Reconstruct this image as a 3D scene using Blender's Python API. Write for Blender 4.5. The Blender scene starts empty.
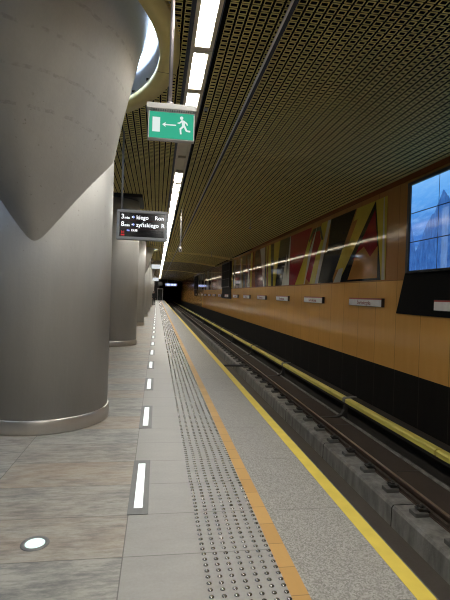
import bpy, bmesh, math, random
import numpy as np
from mathutils import Matrix, Vector
random.seed(7)
S = bpy.context.scene
COL = S.collection
PI = math.pi

# ------------------------------------------------------------------ materials
class NT:
    def __init__(s, name):
        m = bpy.data.materials.new(name); m.use_nodes = True
        s.m = m; s.t = m.node_tree; s.t.nodes.clear()
        s.out = s.n('ShaderNodeOutputMaterial')
    def n(s, kind, **kw):
        x = s.t.nodes.new(kind)
        for k, v in kw.items():
            if k.startswith('i_'):
                x.inputs[k[2:].replace('_', ' ')].default_value = v
            else:
                setattr(x, k, v)
        return x
    def l(s, a, b): s.t.links.new(a, b)
    def val(s, sock, v):
        if hasattr(v, 'is_output'): s.l(v, sock)
        else: sock.default_value = v
    def math(s, op, a, b=0.0, c=0.0, clamp=False):
        x = s.n('ShaderNodeMath', operation=op, use_clamp=clamp)
        s.val(x.inputs[0], a); s.val(x.inputs[1], b); s.val(x.inputs[2], c)
        return x.outputs[0]
    def mix(s, f, a, b, blend='MIX'):
        x = s.n('ShaderNodeMix', data_type='RGBA', blend_type=blend)
        s.val(x.inputs[0], f)
        for i, v in ((6, a), (7, b)):
            if hasattr(v, 'is_output'): s.l(v, x.inputs[i])
            else: x.inputs[i].default_value = (*v, 1)
        return x.outputs[2]
    def pos(s):
        g = s.n('ShaderNodeNewGeometry'); sp = s.n('ShaderNodeSeparateXYZ')
        s.l(g.outputs['Position'], sp.inputs[0])
        return g.outputs['Position'], sp.outputs
    def obj(s):
        g = s.n('ShaderNodeTexCoord'); sp = s.n('ShaderNodeSeparateXYZ')
        s.l(g.outputs['Object'], sp.inputs[0])
        return g.outputs['Object'], sp.outputs
    def noise(s, vec, scale, detail=3, rough=.5, stretch=None):
        if stretch:
            mp = s.n('ShaderNodeVectorMath', operation='MULTIPLY'); s.l(vec, mp.inputs[0]); mp.inputs[1].default_value = stretch; vec = mp.outputs[0]
        x = s.n('ShaderNodeTexNoise'); s.l(vec, x.inputs['Vector'])
        x.inputs['Scale'].default_value = scale; x.inputs['Detail'].default_value = detail; x.inputs['Roughness'].default_value = rough
        return x.outputs[0]
    def ramp(s, f, stops):
        x = s.n('ShaderNodeValToRGB'); s.l(f, x.inputs[0])
        while len(x.color_ramp.elements) < len(stops): x.color_ramp.elements.new(.5)
        for e, (p, c) in zip(x.color_ramp.elements, stops):
            e.position = p; e.color = (*c, 1) if not isinstance(c, float) else (c, c, c, 1)
        return x.outputs[0]
    def bsdf(s, color, rough=.5, metal=0., spec=.5, bump=None, bump_d=.002, coat=0.):
        b = s.n('ShaderNodeBsdfPrincipled')
        if hasattr(color, 'is_output'): s.l(color, b.inputs['Base Color'])
        else: b.inputs['Base Color'].default_value = (*color, 1)
        s.val(b.inputs['Roughness'], rough); s.val(b.inputs['Metallic'], metal)
        b.inputs['Specular IOR Level'].default_value = spec
        b.inputs['Coat Weight'].default_value = coat
        b.inputs['Coat Roughness'].default_value = .06
        if bump is not None:
            bp = s.n('ShaderNodeBump'); bp.inputs['Distance'].default_value = bump_d; bp.inputs['Strength'].default_value = .6
            s.l(bump, bp.inputs['Height']); s.l(bp.outputs[0], b.inputs['Normal'])
        s.l(b.outputs[0], s.out.inputs[0])
        return b

def plain(name, c, rough=.5, metal=0., spec=.5, var=.12, scale=9., coat=0.):
    t = NT(name); p, _ = t.pos()
    n = t.noise(p, scale, 4)
    col = t.mix(n, tuple(x*(1-var) for x in c), tuple(min(1, x*(1+var)) for x in c))
    t.bsdf(col, rough, metal, spec, coat=coat)
    return t.m
def emit(name, c, strength):
    t = NT(name); e = t.n('ShaderNodeEmission'); e.inputs[0].default_value = (*c, 1); e.inputs[1].default_value = strength
    t.l(e.outputs[0], t.out.inputs[0]); return t.m

M = {}
def m_floor():
    t = NT('stone_paving'); p, (x, y, z) = t.pos()
    # grid: joints at X = -0.16 - 1.09k (left), one slab -0.16..0.86, edge slabs beyond; Y module 0.52
    yi = t.math('DIVIDE', t.math('SUBTRACT', y, 3.266), .52)
    yid = t.math('FLOOR', yi); yf = t.math('FRACT', yi)
    left = t.math('LESS_THAN', x, -.16)
    xi = t.math('DIVIDE', t.math('ADD', x, .16), 1.09)
    xid = t.math('FLOOR', xi); xf = t.math('FRACT', xi)
    cid = t.n('ShaderNodeCombineXYZ'); t.l(xid, cid.inputs[0]); t.l(yid, cid.inputs[1]); cid.inputs[2].default_value = 1.0
    wn = t.n('ShaderNodeTexWhiteNoise'); t.l(cid.outputs[0], wn.inputs[0])
    off = t.n('ShaderNodeVectorMath', operation='SCALE'); t.l(wn.outputs['Color'], off.inputs[0]); off.inputs['Scale'].default_value = 40.
    pv = t.n('ShaderNodeVectorMath', operation='ADD'); t.l(p, pv.inputs[0]); t.l(off.outputs[0], pv.inputs[1])
    big = t.noise(pv.outputs[0], 1.6, 7, .62, (1.0, 3.4, 1))
    cloud = t.noise(pv.outputs[0], 3.0, 9, .72, (.85, 2.2, 1))
    fine = t.noise(p, 55, 3, .6); vein = t.noise(pv.outputs[0], 9, 8, .75, (.7, 3.0, 1))
    warm = t.ramp(wn.outputs['Value'], [(.30, 0.), (.78, 1.)])
    warm2 = t.math('MULTIPLY', warm, t.ramp(big, [(.32, .25), (.6, 1.)]))
    cv = t.math('ADD', t.math('MULTIPLY', cloud, .5), t.math('MULTIPLY', vein, .5))
    grey = t.ramp(cv, [(.40, (.20, .20, .19)), (.48, (.32, .31, .28)), (.56, (.46, .44, .39))])
    tan = t.ramp(cv, [(.39, (.29, .225, .165)), (.48, (.41, .33, .25)), (.57, (.47, .41, .33))])
    cl = t.mix(warm2, grey, tan)
    cr = t.ramp(cloud, [(.25, (.34, .33, .30)), (.5, (.395, .38, .35)), (.75, (.445, .43, .395))])
    c = t.mix(left, cr, cl)
    # terrazzo edge slabs
    sv = t.n('ShaderNodeVectorMath', operation='SNAP'); t.l(p, sv.inputs[0]); sv.inputs[1].default_value = (.008, .008, .5)
    sw = t.n('ShaderNodeTexWhiteNoise'); t.l(sv.outputs[0], sw.inputs[0])
    sp = t.math('ADD', t.math('MULTIPLY', sw.outputs['Value'], .5), t.math('MULTIPLY', t.noise(p, 40, 3, .7), .5))
    tz = t.ramp(sp, [(.26, (.25, .235, .21)), (.5, (.38, .362, .328)), (.74, (.51, .49, .455))])
    right = t.math('GREATER_THAN', x, .855)
    c = t.mix(right, c, tz)
    c = t.mix(t.math('MULTIPLY', fine, .28), c, (.10, .095, .085))
    # joints
    def line(fr, w): return t.math('LESS_THAN', t.math('ABSOLUTE', t.math('SUBTRACT', fr, .5)), w)
    jy = t.math('GREATER_THAN', t.math('ABSOLUTE', t.math('SUBTRACT', yf, .5)), .5-.006)
    jx = t.math('MULTIPLY', left, t.math('GREATER_THAN', t.math('ABSOLUTE', t.math('SUBTRACT', xf, .5)), .5-.0032))
    jx2 = t.math('LESS_THAN', t.math('ABSOLUTE', t.math('ADD', x, .16)), .0035)
    jx3 = t.math('LESS_THAN', t.math('ABSOLUTE', t.math('SUBTRACT', x, .285)), .002)
    y2 = t.math('FRACT', t.math('DIVIDE', t.math('SUBTRACT', y, 3.25), 1.04))
    jr = t.math('GREATER_THAN', t.math('ABSOLUTE', t.math('SUBTRACT', y2, .5)), .5-.003)
    jy = t.math('ADD', t.math('MULTIPLY', jy, t.math('SUBTRACT', 1., right)), t.math('MULTIPLY', jr, right))
    j = t.math('MAXIMUM', t.math('MAXIMUM', jy, jx), jx2)
    c = t.mix(t.math('MULTIPLY', j, .62), c, (.07, .065, .055))
    t.bsdf(c, t.ramp(cloud, [(.3, .42), (.7, .56)]), 0, .42, bump=cloud, bump_d=.003)
    return t.m
M['floor'] = m_floor()

def m_wall():
    t = NT('amber_wall_panel'); p, (x, y, z) = t.pos()
    f = t.math('FRACT', t.math('DIVIDE', t.math('SUBTRACT', y, 8.04), .91))
    jy = t.math('GREATER_THAN', t.math('ABSOLUTE', t.math('SUBTRACT', f, .5)), .5-.007)
    jz = t.math('LESS_THAN', t.math('ABSOLUTE', t.math('SUBTRACT', z, 2.02)), .007)
    j = t.math('MAXIMUM', jy, jz)
    pid = t.math('FLOOR', t.math('DIVIDE', t.math('SUBTRACT', y, 8.04), .91))
    wn = t.n('ShaderNodeTexWhiteNoise', noise_dimensions='1D'); t.l(pid, wn.inputs['W'])
    n = t.noise(p, 2.2, 4, .5, (1, 3, .35))
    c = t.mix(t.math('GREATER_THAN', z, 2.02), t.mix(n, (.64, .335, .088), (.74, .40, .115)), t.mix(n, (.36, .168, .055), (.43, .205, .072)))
    c = t.mix(t.math('MULTIPLY', wn.outputs[0], .12), c, (.44, .21, .055))
    c = t.mix(t.math('MULTIPLY', j, .6), c, (.06, .03, .012))
    t.bsdf(c, .14, 0, .5, bump=j, bump_d=-.004)
    return t.m
M['wall'] = m_wall()
def m_black():
    t = NT('black_wall_panel'); p, (x, y, z) = t.pos()
    f = t.math('FRACT', t.math('DIVIDE', t.math('SUBTRACT', y, 8.04), .91))
    j = t.math('GREATER_THAN', t.math('ABSOLUTE', t.math('SUBTRACT', f, .5)), .5-.006)
    n = t.noise(p, 3, 5, .6, (1, 2, .4))
    c = t.mix(n, (.005, .0045, .004), (.012, .010, .0085)); c = t.mix(j, c, (.045, .04, .034))
    t.bsdf(c, .75, 0, .12); return t.m
M['black_panel'] = m_black()
def m_steel():
    t = NT('dull_column_steel'); p, (x, y, z) = t.obj()
    n = t.noise(p, 3.5, 6, .62, (1, 1, .22)); n2 = t.noise(p, 14, 6, .7); br = t.noise(p, 60, 2, .5, (1, 1, .03))
    c = t.mix(n, (.33, .322, .305), (.47, .46, .432))
    c = t.mix(t.math('MULTIPLY', br, .25), c, (.30, .295, .28))
    # dark rubbed scuffs in rings on the flare
    zz = t.math('FRACT', t.math('DIVIDE', t.math('ADD', z, t.math('MULTIPLY', n, .09)), .29))
    ring = t.math('LESS_THAN', t.math('ABSOLUTE', t.math('SUBTRACT', zz, .5)), .05)
    hi = t.math('MULTIPLY', t.math('GREATER_THAN', z, 3.2), t.math('LESS_THAN', z, 4.4))
    sc = t.math('MULTIPLY', t.math('MULTIPLY', ring, hi), t.ramp(n2, [(.46, 0.), (.6, 1.)]))
    spot = t.ramp(t.noise(p, 22, 4, .6), [(.66, 0.), (.72, 1.)])
    mid = t.math('MULTIPLY', t.math('GREATER_THAN', z, 2.0), t.math('LESS_THAN', z, 3.4))
    c = t.mix(t.math('MULTIPLY', sc, .3), c, (.14, .135, .12))
    c = t.mix(t.math('MULTIPLY', t.math('MULTIPLY', spot, mid), .45), c, (.12, .11, .09))
    t.bsdf(c, t.ramp(n, [(.3, .42), (.7, .54)]), .12, .4, bump=n2, bump_d=.004)
    return t.m
M['steel'] = m_steel()
def m_brushed():
    t = NT('brushed_skirting_steel'); p, (x, y, z) = t.obj()
    n = t.noise(p, 5, 4, .6, (1, 1, .1)); n2 = t.noise(p, 60, 2, .5, (.2, .2, 3))
    c = t.mix(n, (.50, .47, .43), (.62, .59, .55))
    t.bsdf(c, t.ramp(n2, [(.3, .34), (.7, .42)]), .8, .5); return t.m
M['brushed'] = m_brushed()
def m_concrete():
    t = NT('stained_concrete'); p, _ = t.pos()
    n = t.noise(p, 1.6, 7, .65); n2 = t.noise(p, 7, 5, .6, (1, 1, .25)); n3 = t.noise(p, 40, 3)
    c = t.ramp(n2, [(.3, (.18, .172, .155)), (.5, (.30, .29, .265)), (.72, (.42, .405, .37))])
    c = t.mix(t.math('MULTIPLY', n, .5), c, (.07, .06, .05)); c = t.mix(t.math('MULTIPLY', n3, .2), c, (.06, .055, .05))
    t.bsdf(c, .85, 0, .2, bump=n3, bump_d=.006); return t.m
M['concrete'] = m_concrete()
def m_dirt(name, a, b):
    t = NT(name); p, _ = t.pos()
    n = t.noise(p, 2.5, 8, .68, (1, .5, 1)); n3 = t.noise(p, 60, 3)
    c = t.mix(n, a, b); c = t.mix(t.math('MULTIPLY', n3, .3), c, tuple(q*.45 for q in a))
    t.bsdf(c, .85, 0, .2, bump=n3, bump_d=.005); return t.m
M['trench'] = m_dirt('brown_trench_dust', (.085, .07, .058), (.15, .13, .11))
M['brownslab'] = m_dirt('brown_dusty_slab', (.055, .041, .032), (.092, .072, .058))
M['darkslab'] = m_dirt('dark_dusty_ledge', (.035, .030, .026), (.062, .054, .047))
M['rail'] = plain('rusty_rail_steel', (.085, .052, .038), .5, .35)
M['baseplate'] = plain('dark_base_plate', (.13, .125, .115), .75)
M['railhead'] = plain('worn_rail_head', (.55, .48, .42), .3, .9)
M['clip'] = plain('dark_clip_steel', (.05, .047, .044), .55, .4)
M['plate'] = plain('grey_base_plate', (.26, .255, .24), .7, .1)
M['yellow_cover'] = plain('yellow_plastic_cover', (.74, .64, .14), .45, 0, .4, .16, 3)
M['yellow_paint'] = plain('yellow_edge_paint', (.78, .60, .10), .55, 0, .4, .14, 7)
def m_orange():
    t = NT('orange_strip_tile'); p, (x, y, z) = t.pos()
    f = t.math('FRACT', t.math('DIVIDE', t.math('SUBTRACT', y, 2.55), .2515))
    j = t.math('GREATER_THAN', t.math('ABSOLUTE', t.math('SUBTRACT', f, .5)), .5-.01)
    wn = t.n('ShaderNodeTexWhiteNoise', noise_dimensions='1D'); t.l(t.math('FLOOR', t.math('DIVIDE', t.math('SUBTRACT', y, 2.55), .2515)), wn.inputs['W'])
    c = t.mix(wn.outputs[0], (.56, .32, .10), (.64, .38, .125)); c = t.mix(t.math('MULTIPLY', j, .7), c, (.12, .07, .03))
    c = t.mix(t.math('MULTIPLY', t.noise(p, 30, 4), .25), c, (.40, .24, .09))
    t.bsdf(c, .5, 0, .4); return t.m
M['orange'] = m_orange()
M['stud'] = plain('polished_stud_steel', (.21, .205, .195), .24, .95, .5, .05)
M['satin'] = plain('satin_steel', (.22, .22, .215), .55, .4, .5, .08, 30)
M['grey_frame'] = plain('grey_frame_metal', (.25, .255, .265), .5, .2)
M['white_metal'] = plain('white_metal', (.44, .43, .42), .45, .1)
M['pole'] = plain('pole_metal', (.26, .235, .25), .45, .3)
M['bluegrey'] = plain('dark_blue_channel', (.022, .030, .055), .6, 0)
M['pipe'] = plain('pale_pipe', (.8, .8, .82), .3, .75)
M['gold'] = plain('gold_lattice_aluminium', (.86, .72, .28), .5, .1, .5, .2, 4)
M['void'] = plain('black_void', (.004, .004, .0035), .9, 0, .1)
def m_farceil():
    t = NT('far_gold_lattice'); p, (x, y, z) = t.pos()
    fx = t.math('FRACT', t.math('DIVIDE', x, .106)); fy = t.math('FRACT', t.math('DIVIDE', y, .09))
    ax = t.math('ABSOLUTE', t.math('SUBTRACT', fx, .5)); ay = t.math('ABSOLUTE', t.math('SUBTRACT', fy, .5))
    q = t.math('MAXIMUM', ax, ay)
    ring = t.math('MULTIPLY', t.math('GREATER_THAN', q, .24), t.math('LESS_THAN', q, .43))
    c = t.mix(ring, (.035, .028, .012), (.42, .33, .12))
    t.bsdf(c, .5, .2, .4, bump=ring, bump_d=.02); return t.m
M['farceil'] = m_farceil()
M['beige_ring'] = plain('beige_yellow_ring_paint', (.66, .55, .22), .55, 0, .4, .06)
M['cove'] = plain('pale_cove_lining', (.72, .78, .90), .6)
M['cove_light'] = emit('cove_tube_light', (.62, .78, 1.0), 18.)
M['lamp'] = emit('strip_lamp', (1.0, .965, .88), 52.)
M['lamp_off'] = plain('unlit_beige_diffuser', (.52, .46, .34), .4)
M['floor_lamp'] = emit('floor_lamp_lens', (.95, 1., .97), 1.25)
M['round_lamp'] = emit('round_lamp_lens', (.80, 1., .93), 1.25)
M['green'] = emit('sign_green', (.045, .42, .26), 1.0)
M['signwhite'] = emit('sign_white', (.88, 1., .96), .85)
M['ledwhite'] = emit('led_white', (.95, .97, 1.), 1.3)
M['ledblue'] = emit('led_blue', (.35, .42, 1.), 1.3)
M['ledred'] = emit('led_red', (.75, .04, .05), .8)
M['ledline'] = emit('led_row_line', (.14, .045, .04), .35)
M['lcd'] = plain('dark_lcd_glass', (.006, .006, .008), .15)
M['blackgloss'] = plain('gloss_black_panel', (.007, .007, .007), .6, 0, .05)
M['blackmat'] = plain('matt_black_metal', (.014, .014, .014), .45)
M['sign_white'] = plain('sign_face_white', (.86, .85, .84), .3)
M['sign_red'] = plain('sign_red_strip', (.40, .045, .035), .3)
M['sign_text'] = plain('sign_text_red', (.30, .03, .035), .4)
M['sign_side'] = plain('sign_box_dark', (.030, .018, .014), .4)
gl = dict(rough=.06, spec=.15, coat=0., var=.08, scale=5)
M['m_yellow'] = plain('mural_yellow', (.50, .385, .06), **gl); M['m_red'] = plain('mural_red', (.24, .016, .022), **gl)
M['m_black'] = plain('mural_black', (.012, .012, .013), **gl); M['m_white'] = plain('mural_white', (.46, .44, .37), **gl)
M['m_orange'] = plain('mural_orange', (.36, .165, .045), **gl); M['m_rust'] = plain('mural_rust', (.23, .085, .03), **gl)
def m_video():
    t = NT('blue_video_picture'); p, (x, y, z) = t.pos()
    v = t.math('DIVIDE', t.math('SUBTRACT', z, 2.195), 1.78)
    pv = t.n('ShaderNodeCombineXYZ'); t.l(y, pv.inputs[0]); t.l(z, pv.inputs[1])
    c = t.ramp(v, [(0., (.035, .13, .43)), (.45, (.045, .20, .62)), (.75, (.10, .36, .85)), (1., (.20, .50, .95))])
    rp = t.noise(pv.outputs[0], 3.0, 6, .6, (1, 3.5, 1))
    c = t.mix(t.math('MULTIPLY', t.ramp(rp, [(.45, 0.), (.75, 1.)]), .5), c, (.30, .58, .95))
    # dark crags: ridge height from 1-D noise
    r = t.n('ShaderNodeTexNoise', noise_dimensions='1D'); t.l(y, r.inputs['W']); r.inputs['Scale'].default_value = 1.5; r.inputs['Detail'].default_value = 4
    tri = t.math('SUBTRACT', 1.38, t.math('MULTIPLY', t.math('ABSOLUTE', t.math('SUBTRACT', y, 7.3)), 1.25))
    tri2 = t.math('SUBTRACT', 1.15, t.math('MULTIPLY', t.math('ABSOLUTE', t.math('SUBTRACT', y, 5.6)), .8))
    tri3 = t.math('SUBTRACT', 1.75, t.math('MULTIPLY', t.math('ABSOLUTE', t.math('SUBTRACT', y, 8.5)), 3.6))
    hgt = t.math('ADD', t.math('MAXIMUM', t.math('MAXIMUM', tri, tri2), tri3), t.math('MULTIPLY', t.math('SUBTRACT', r.outputs[0], .5), .55))
    rock = t.math('LESS_THAN', t.math('SUBTRACT', z, 2.195), hgt)
    tex = t.noise(pv.outputs[0], 5, 6, .65, (3.5, .8, 1))
    rc = t.ramp(tex, [(.3, (.014, .055, .22)), (.55, (.035, .13, .42)), (.8, (.12, .29, .66))])
    c = t.mix(t.math('MULTIPLY', rock, .88), c, rc)
    fall = t.math('MULTIPLY', t.math('LESS_THAN', t.math('ABSOLUTE', t.math('SUBTRACT', y, 7.22)), .09), t.math('LESS_THAN', z, 3.25))
    c = t.mix(t.math('MULTIPLY', fall, .16), c, (.5, .72, .95))
    b = t.n('ShaderNodeBsdfPrincipled'); b.inputs['Base Color'].default_value = (.01, .01, .012, 1); b.inputs['Roughness'].default_value = .12
    t.l(c, b.inputs['Emission Color']); b.inputs['Emission Strength'].default_value = 1.0
    t.l(b.outputs[0], t.out.inputs[0]); return t.m
M['video'] = m_video()
M['skin'] = plain('skin', (.45, .27, .19), .6); M['jacket'] = plain('dark_jacket_cloth', (.012, .012, .014), .9)
M['trousers'] = plain('dark_trouser_cloth', (.010, .010, .013), .9); M['hair'] = plain('dark_hair', (.02, .013, .01), .7)
M['shoe'] = plain('black_shoe', (.008, .008, .008), .5)
M['farsign'] = emit('far_led_sign', (.45, .55, 1.), 2.2)
M['backwhite'] = emit('backlit_white_sign', (.9, .96, 1.), .75)
M['cable'] = plain('black_cable', (.012, .012, .012), .7)
M['glassdark'] = plain('dark_door_glass', (.012, .013, .014), .12)

# ------------------------------------------------------------------ mesh helpers
class MB:
    def __init__(s): s.b = bmesh.new(); s.mats = []
    def mi(s, m):
        m = M[m] if isinstance(m, str) else m
        if m not in s.mats: s.mats.append(m)
        return s.mats.index(m)
    def box(s, x0, x1, y0, y1, z0, z1, m, bev=0.):
        b = bmesh.new()
        bmesh.ops.create_cube(b, size=1)
        for v in b.verts:
            v.co = Vector((x0+(v.co.x+.5)*(x1-x0), y0+(v.co.y+.5)*(y1-y0), z0+(v.co.z+.5)*(z1-z0)))
        if bev: bmesh.ops.bevel(b, geom=b.edges[:], offset=bev, segments=2, affect='EDGES', profile=.5)
        s.take(b, m); return s
    def take(s, b, m, mat=None):
        i = s.mi(m); mp = {}
        for v in b.verts: mp[v] = s.b.verts.new(mat @ v.co if mat else v.co)
        for f in b.faces:
            try:
                g = s.b.faces.new([mp[v] for v in f.verts]); g.material_index = i; g.smooth = f.smooth
            except ValueError: pass
        b.free()
    def ext(s, pts, vec, m, smooth=False):
        i = s.mi(m); n = len(pts); vec = Vector(vec)
        a = [s.b.verts.new(p) for p in pts]; c = [s.b.verts.new(Vector(p)+vec) for p in pts]
        fs = [s.b.faces.new(a), s.b.faces.new(c[::-1])]
        for k in range(n):
            f = s.b.faces.new((a[k], c[k], c[(k+1) % n], a[(k+1) % n])); f.smooth = smooth; fs.append(f)
        for f in fs: f.material_index = i
        return s
    def prism_y(s, prof, y0, y1, m): return s.ext([(x, y0, z) for x, z in prof], (0, y1-y0, 0), m)
    def cyl(s, a, b_, r, m, n=16, r2=None, smooth=True):
        a, b_ = Vector(a), Vector(b_); d = b_-a; L = d.length
        b = bmesh.new()
        bmesh.ops.create_cone(b, cap_ends=True, segments=n, radius1=r, radius2=r if r2 is None else r2, depth=L)
        for f in b.faces: f.smooth = smooth and len(f.verts) == 4
        q = d.to_track_quat('Z', 'Y').to_matrix().to_4x4()
        s.take(b, m, Matrix.Translation((a+b_)/2) @ q); return s
    def ball(s, c, r, m, sc=(1, 1, 1), u=12, v=8):
        b = bmesh.new(); bmesh.ops.create_uvsphere(b, u_segments=u, v_segments=v, radius=r)
        for f in b.faces: f.smooth = True
        s.take(b, m, Matrix.Translation(c) @ Matrix.Diagonal((*sc, 1))); return s
    def lathe(s, prof, m, n=48, c=(0, 0), closed=False):
        """prof: list of (radius, z[, cx, cy])"""
        i = s.mi(m); rows = []
        for q in prof:
            r, z = q[:2]; cx, cy = q[2:] if len(q) > 2 else c
            rows.append([s.b.verts.new((cx+r*math.cos(2*PI*k/n), cy+r*math.sin(2*PI*k/n), z)) for k in range(n)])
        if closed: rows.append(rows[0])
        for a, b in zip(rows, rows[1:]):
            for k in range(n):
                f = s.b.faces.new((a[k], a[(k+1) % n], b[(k+1) % n], b[k])); f.material_index = i; f.smooth = True
        if not closed:
            for row, fl in ((rows[0], True), (rows[-1], False)):
                f = s.b.faces.new(row[::-1] if fl else row); f.material_index = i
        return s
    def tube(s, pts, r, m, n=10):
        for a, b in zip(pts, pts[1:]): s.cyl(a, b, r, m, n)
        for p in pts[1:-1]: s.ball(p, r, m, u=n, v=6)
        return s
    def text(s, txt, size, mat, m, align='LEFT', extrude=.0008, bold=0.):
        c = bpy.data.curves.new('t', 'FONT'); c.body = txt; c.size = size; c.align_x = align; c.extrude = extrude; c.offset = bold; c.resolution_u = 3
        o = bpy.data.objects.new('t', c); COL.objects.link(o)
        dg = bpy.context.evaluated_depsgraph_get(); me = bpy.data.meshes.new_from_object(o.evaluated_get(dg))
        b = bmesh.new(); b.from_mesh(me); s.take(b, m, mat)
        bpy.data.objects.remove(o); bpy.data.curves.remove(c); bpy.data.meshes.remove(me); return s
    def done(s, name, parent=None, recalc=True, origin=None):
        if recalc: bmesh.ops.recalc_face_normals(s.b, faces=s.b.faces[:])
        o0 = Vector(origin or (0, 0, 0))
        q = parent
        while q is not None: o0 = o0+q.location; q = q.parent
        if o0.length: bmesh.ops.translate(s.b, verts=s.b.verts[:], vec=-Vector(o0))
        me = bpy.data.meshes.new(name); s.b.to_mesh(me); s.b.free()
        for m in s.mats: me.materials.append(m)
        o = bpy.data.objects.new(name, me); COL.objects.link(o)
        if parent is not None: o.parent = parent
        elif origin: o.location = origin
        return o

def tag(o, label=None, cat=None, group=None, kind=None):
    for k, v in (('label', label), ('category', cat), ('group', group), ('kind', kind)):
        if v: o[k] = v
    return o
def thing(name, label, cat, loc, group=None):
    o = bpy.data.objects.new(name, None); o.empty_display_size = .1; o.location = loc; COL.objects.link(o)
    return tag(o, label, cat, group)
def dup(root, loc, label, group=None):
    r = root.copy(); COL.objects.link(r); r.location = loc; r['label'] = label
    if group: r['group'] = group
    for ch in list(root.children):
        c = ch.copy(); COL.objects.link(c); c.parent = r
        for g in list(ch.children):
            d = g.copy(); COL.objects.link(d); d.parent = c
    return r
ONES = 'first second third fourth fifth sixth seventh eighth ninth tenth eleventh twelfth thirteenth fourteenth fifteenth sixteenth seventeenth eighteenth nineteenth'.split()
TENS = {2: 'twent', 3: 'thirt', 4: 'fort', 5: 'fift', 6: 'sixt', 7: 'sevent', 8: 'eight', 9: 'ninet'}
def nth(i):
    if i < 20: return ONES[i-1]
    t, u = divmod(i, 10)
    return TENS[t]+'ieth' if u == 0 else TENS[t]+'y-'+ONES[u-1]

# ------------------------------------------------------------------ layout
WX = 5.05            # track wall
EDGE = 1.53          # platform edge
YE = 95.             # end of the station
CZ = 4.40            # ceiling
COLX, COLR = -1.385, .79
COLY = [5.92 + 8.1*k for k in range(11)]
FLARED = {0, 3, 6, 9}
RC = (-2.43, 5.37); RO, RI = 2.61, 2.38
def ceil_z(x): return CZ - (0 if x < 2.0 else .30*((x-2.0)/(WX-2.0))**1.6)

# --- setting
tag(MB().box(-8, EDGE, -6, YE, -.28, 0, 'floor').done('floor'), kind='structure')
tag(MB().box(1.425, EDGE+.002, -6, YE, -.06, .0025, 'yellow_paint').done('trim_1'), kind='structure')
tag(MB().box(.755, .855, -6, YE, -.02, .0025, 'orange').done('trim_2'), kind='structure')
tag(MB().box(1.15, 1.30, -6, YE, -1.6, -.28, 'concrete').done('wall_platform'), kind='structure')
b = MB()
b.prism_y([(1.30, -1.25), (2.75, -1.25), (2.78, -1.55), (3.305, -1.55), (3.31, -1.285), (3.335, -1.25), (3.66, -1.25), (3.66, -1.8), (1.30, -1.8)], -6, 130, 'concrete')
b.box(2.775, 3.304, -6, 130, -1.56, -1.545, 'trench')
tag(b.done('track_bed'), kind='structure')
b = MB().box(3.66, 4.33, -6, 130, -1.8, -1.19, 'brownslab').box(4.33, 4.39, -6, 130, -1.8, -1.165, 'concrete').box(4.39, 4.66, -6, 130, -1.8, -1.32, 'darkslab')
b.box(4.66, WX, -6, 130, -1.8, -.88, 'darkslab')
tag(b.done('track_bed'), kind='structure')
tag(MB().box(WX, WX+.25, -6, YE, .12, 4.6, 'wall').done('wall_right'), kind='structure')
tag(MB().box(WX+.015, WX+.25, -6, YE, -1.8, .12, 'black_panel').done('wall_right_lower'), kind='structure')
tag(MB().box(-8.2, -8, -6, YE, 0, 4.7, 'blackmat').done('added_wall_left'), kind='structure')  # added out of view to close in the light, black to dim mural reflections
tag(MB().box(-8.2, WX+.25, -6.2, -6, -1.8, 4.7, 'concrete').done('wall_back'), kind='structure')
b = MB().box(-8.2, .55, YE, YE+.3, -.3, 4.7, 'blackmat').box(.55, WX+.25, YE, YE+.3, 3.95, 4.7, 'blackmat')
tag(b.done('wall_end'), kind='structure')
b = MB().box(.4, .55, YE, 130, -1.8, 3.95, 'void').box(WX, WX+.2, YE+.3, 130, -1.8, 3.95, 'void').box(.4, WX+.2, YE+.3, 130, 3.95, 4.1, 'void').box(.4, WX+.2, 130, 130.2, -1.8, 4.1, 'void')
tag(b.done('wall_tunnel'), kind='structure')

# ceiling: real lattice of little square tubes up to Y=40, then plain slabs with the same pattern
xs = np.arange(-5.6, WX-.06, .106); ys = np.arange(2.0, 39.9, .090)
gx, gy = np.meshgrid(xs, ys, indexing='ij'); gx = gx.ravel(); gy = gy.ravel()
keep = np.ones(len(gx), bool)
HOLES = [(RC[0], RC[1]+8.1*k) for k in sorted(FLARED) if k < 4]
for hx, hy in HOLES: keep &= np.hypot(gx-hx, gy-hy) > RO-.10
keep &= ~((gx > .245) & (gx < .575))
gx, gy = gx[keep], gy[keep]
gz = np.where(gx < 2, CZ, CZ - .30*(np.clip(gx-2, 0, 9)/(WX-2))**1.6)
H_ = .008
def ring_mesh(gx, gy, gz, a, w):
    n = len(gx)
    o = np.array([(-1, -1), (1, -1), (1, 1), (-1, 1)], float)
    outer = o*np.array([a, a*.86]); inner = outer-o*w
    V = np.zeros((n, 16, 3))
    for k, (q, dz) in enumerate(((outer, 0), (inner, 0), (outer, H_), (inner, H_))):
        V[:, 4*k:4*k+4, 0] = gx[:, None]+q[:, 0]; V[:, 4*k:4*k+4, 1] = gy[:, None]+q[:, 1]; V[:, 4*k:4*k+4, 2] = gz[:, None]+dz
    F = []
    for k in range(4):
        j = (k+1) % 4
        F += [(k, 4+k, 4+j, j), (k, j, 8+j, 8+k), (4+j, 4+k, 12+k, 12+j)]
    F = np.array(F)
    FF = (F[None]+(np.arange(n)*16)[:, None, None]).reshape(-1, 4)
    return V.reshape(-1, 3), FF
V, F = ring_mesh(gx, gy, gz, .0400, .0078)
me = bpy.data.meshes.new('ceiling')
me.vertices.add(len(V)); me.vertices.foreach_set('co', V.ravel())
me.loops.add(F.size); me.loops.foreach_set('vertex_index', F.ravel().astype(np.int32))
me.polygons.add(len(F)); me.polygons.foreach_set('loop_start', np.arange(0, F.size, 4, dtype=np.int32)); me.polygons.foreach_set('loop_total', np.full(len(F), 4, np.int32))
me.update(calc_edges=True); me.materials.append(M['gold'])
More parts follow.
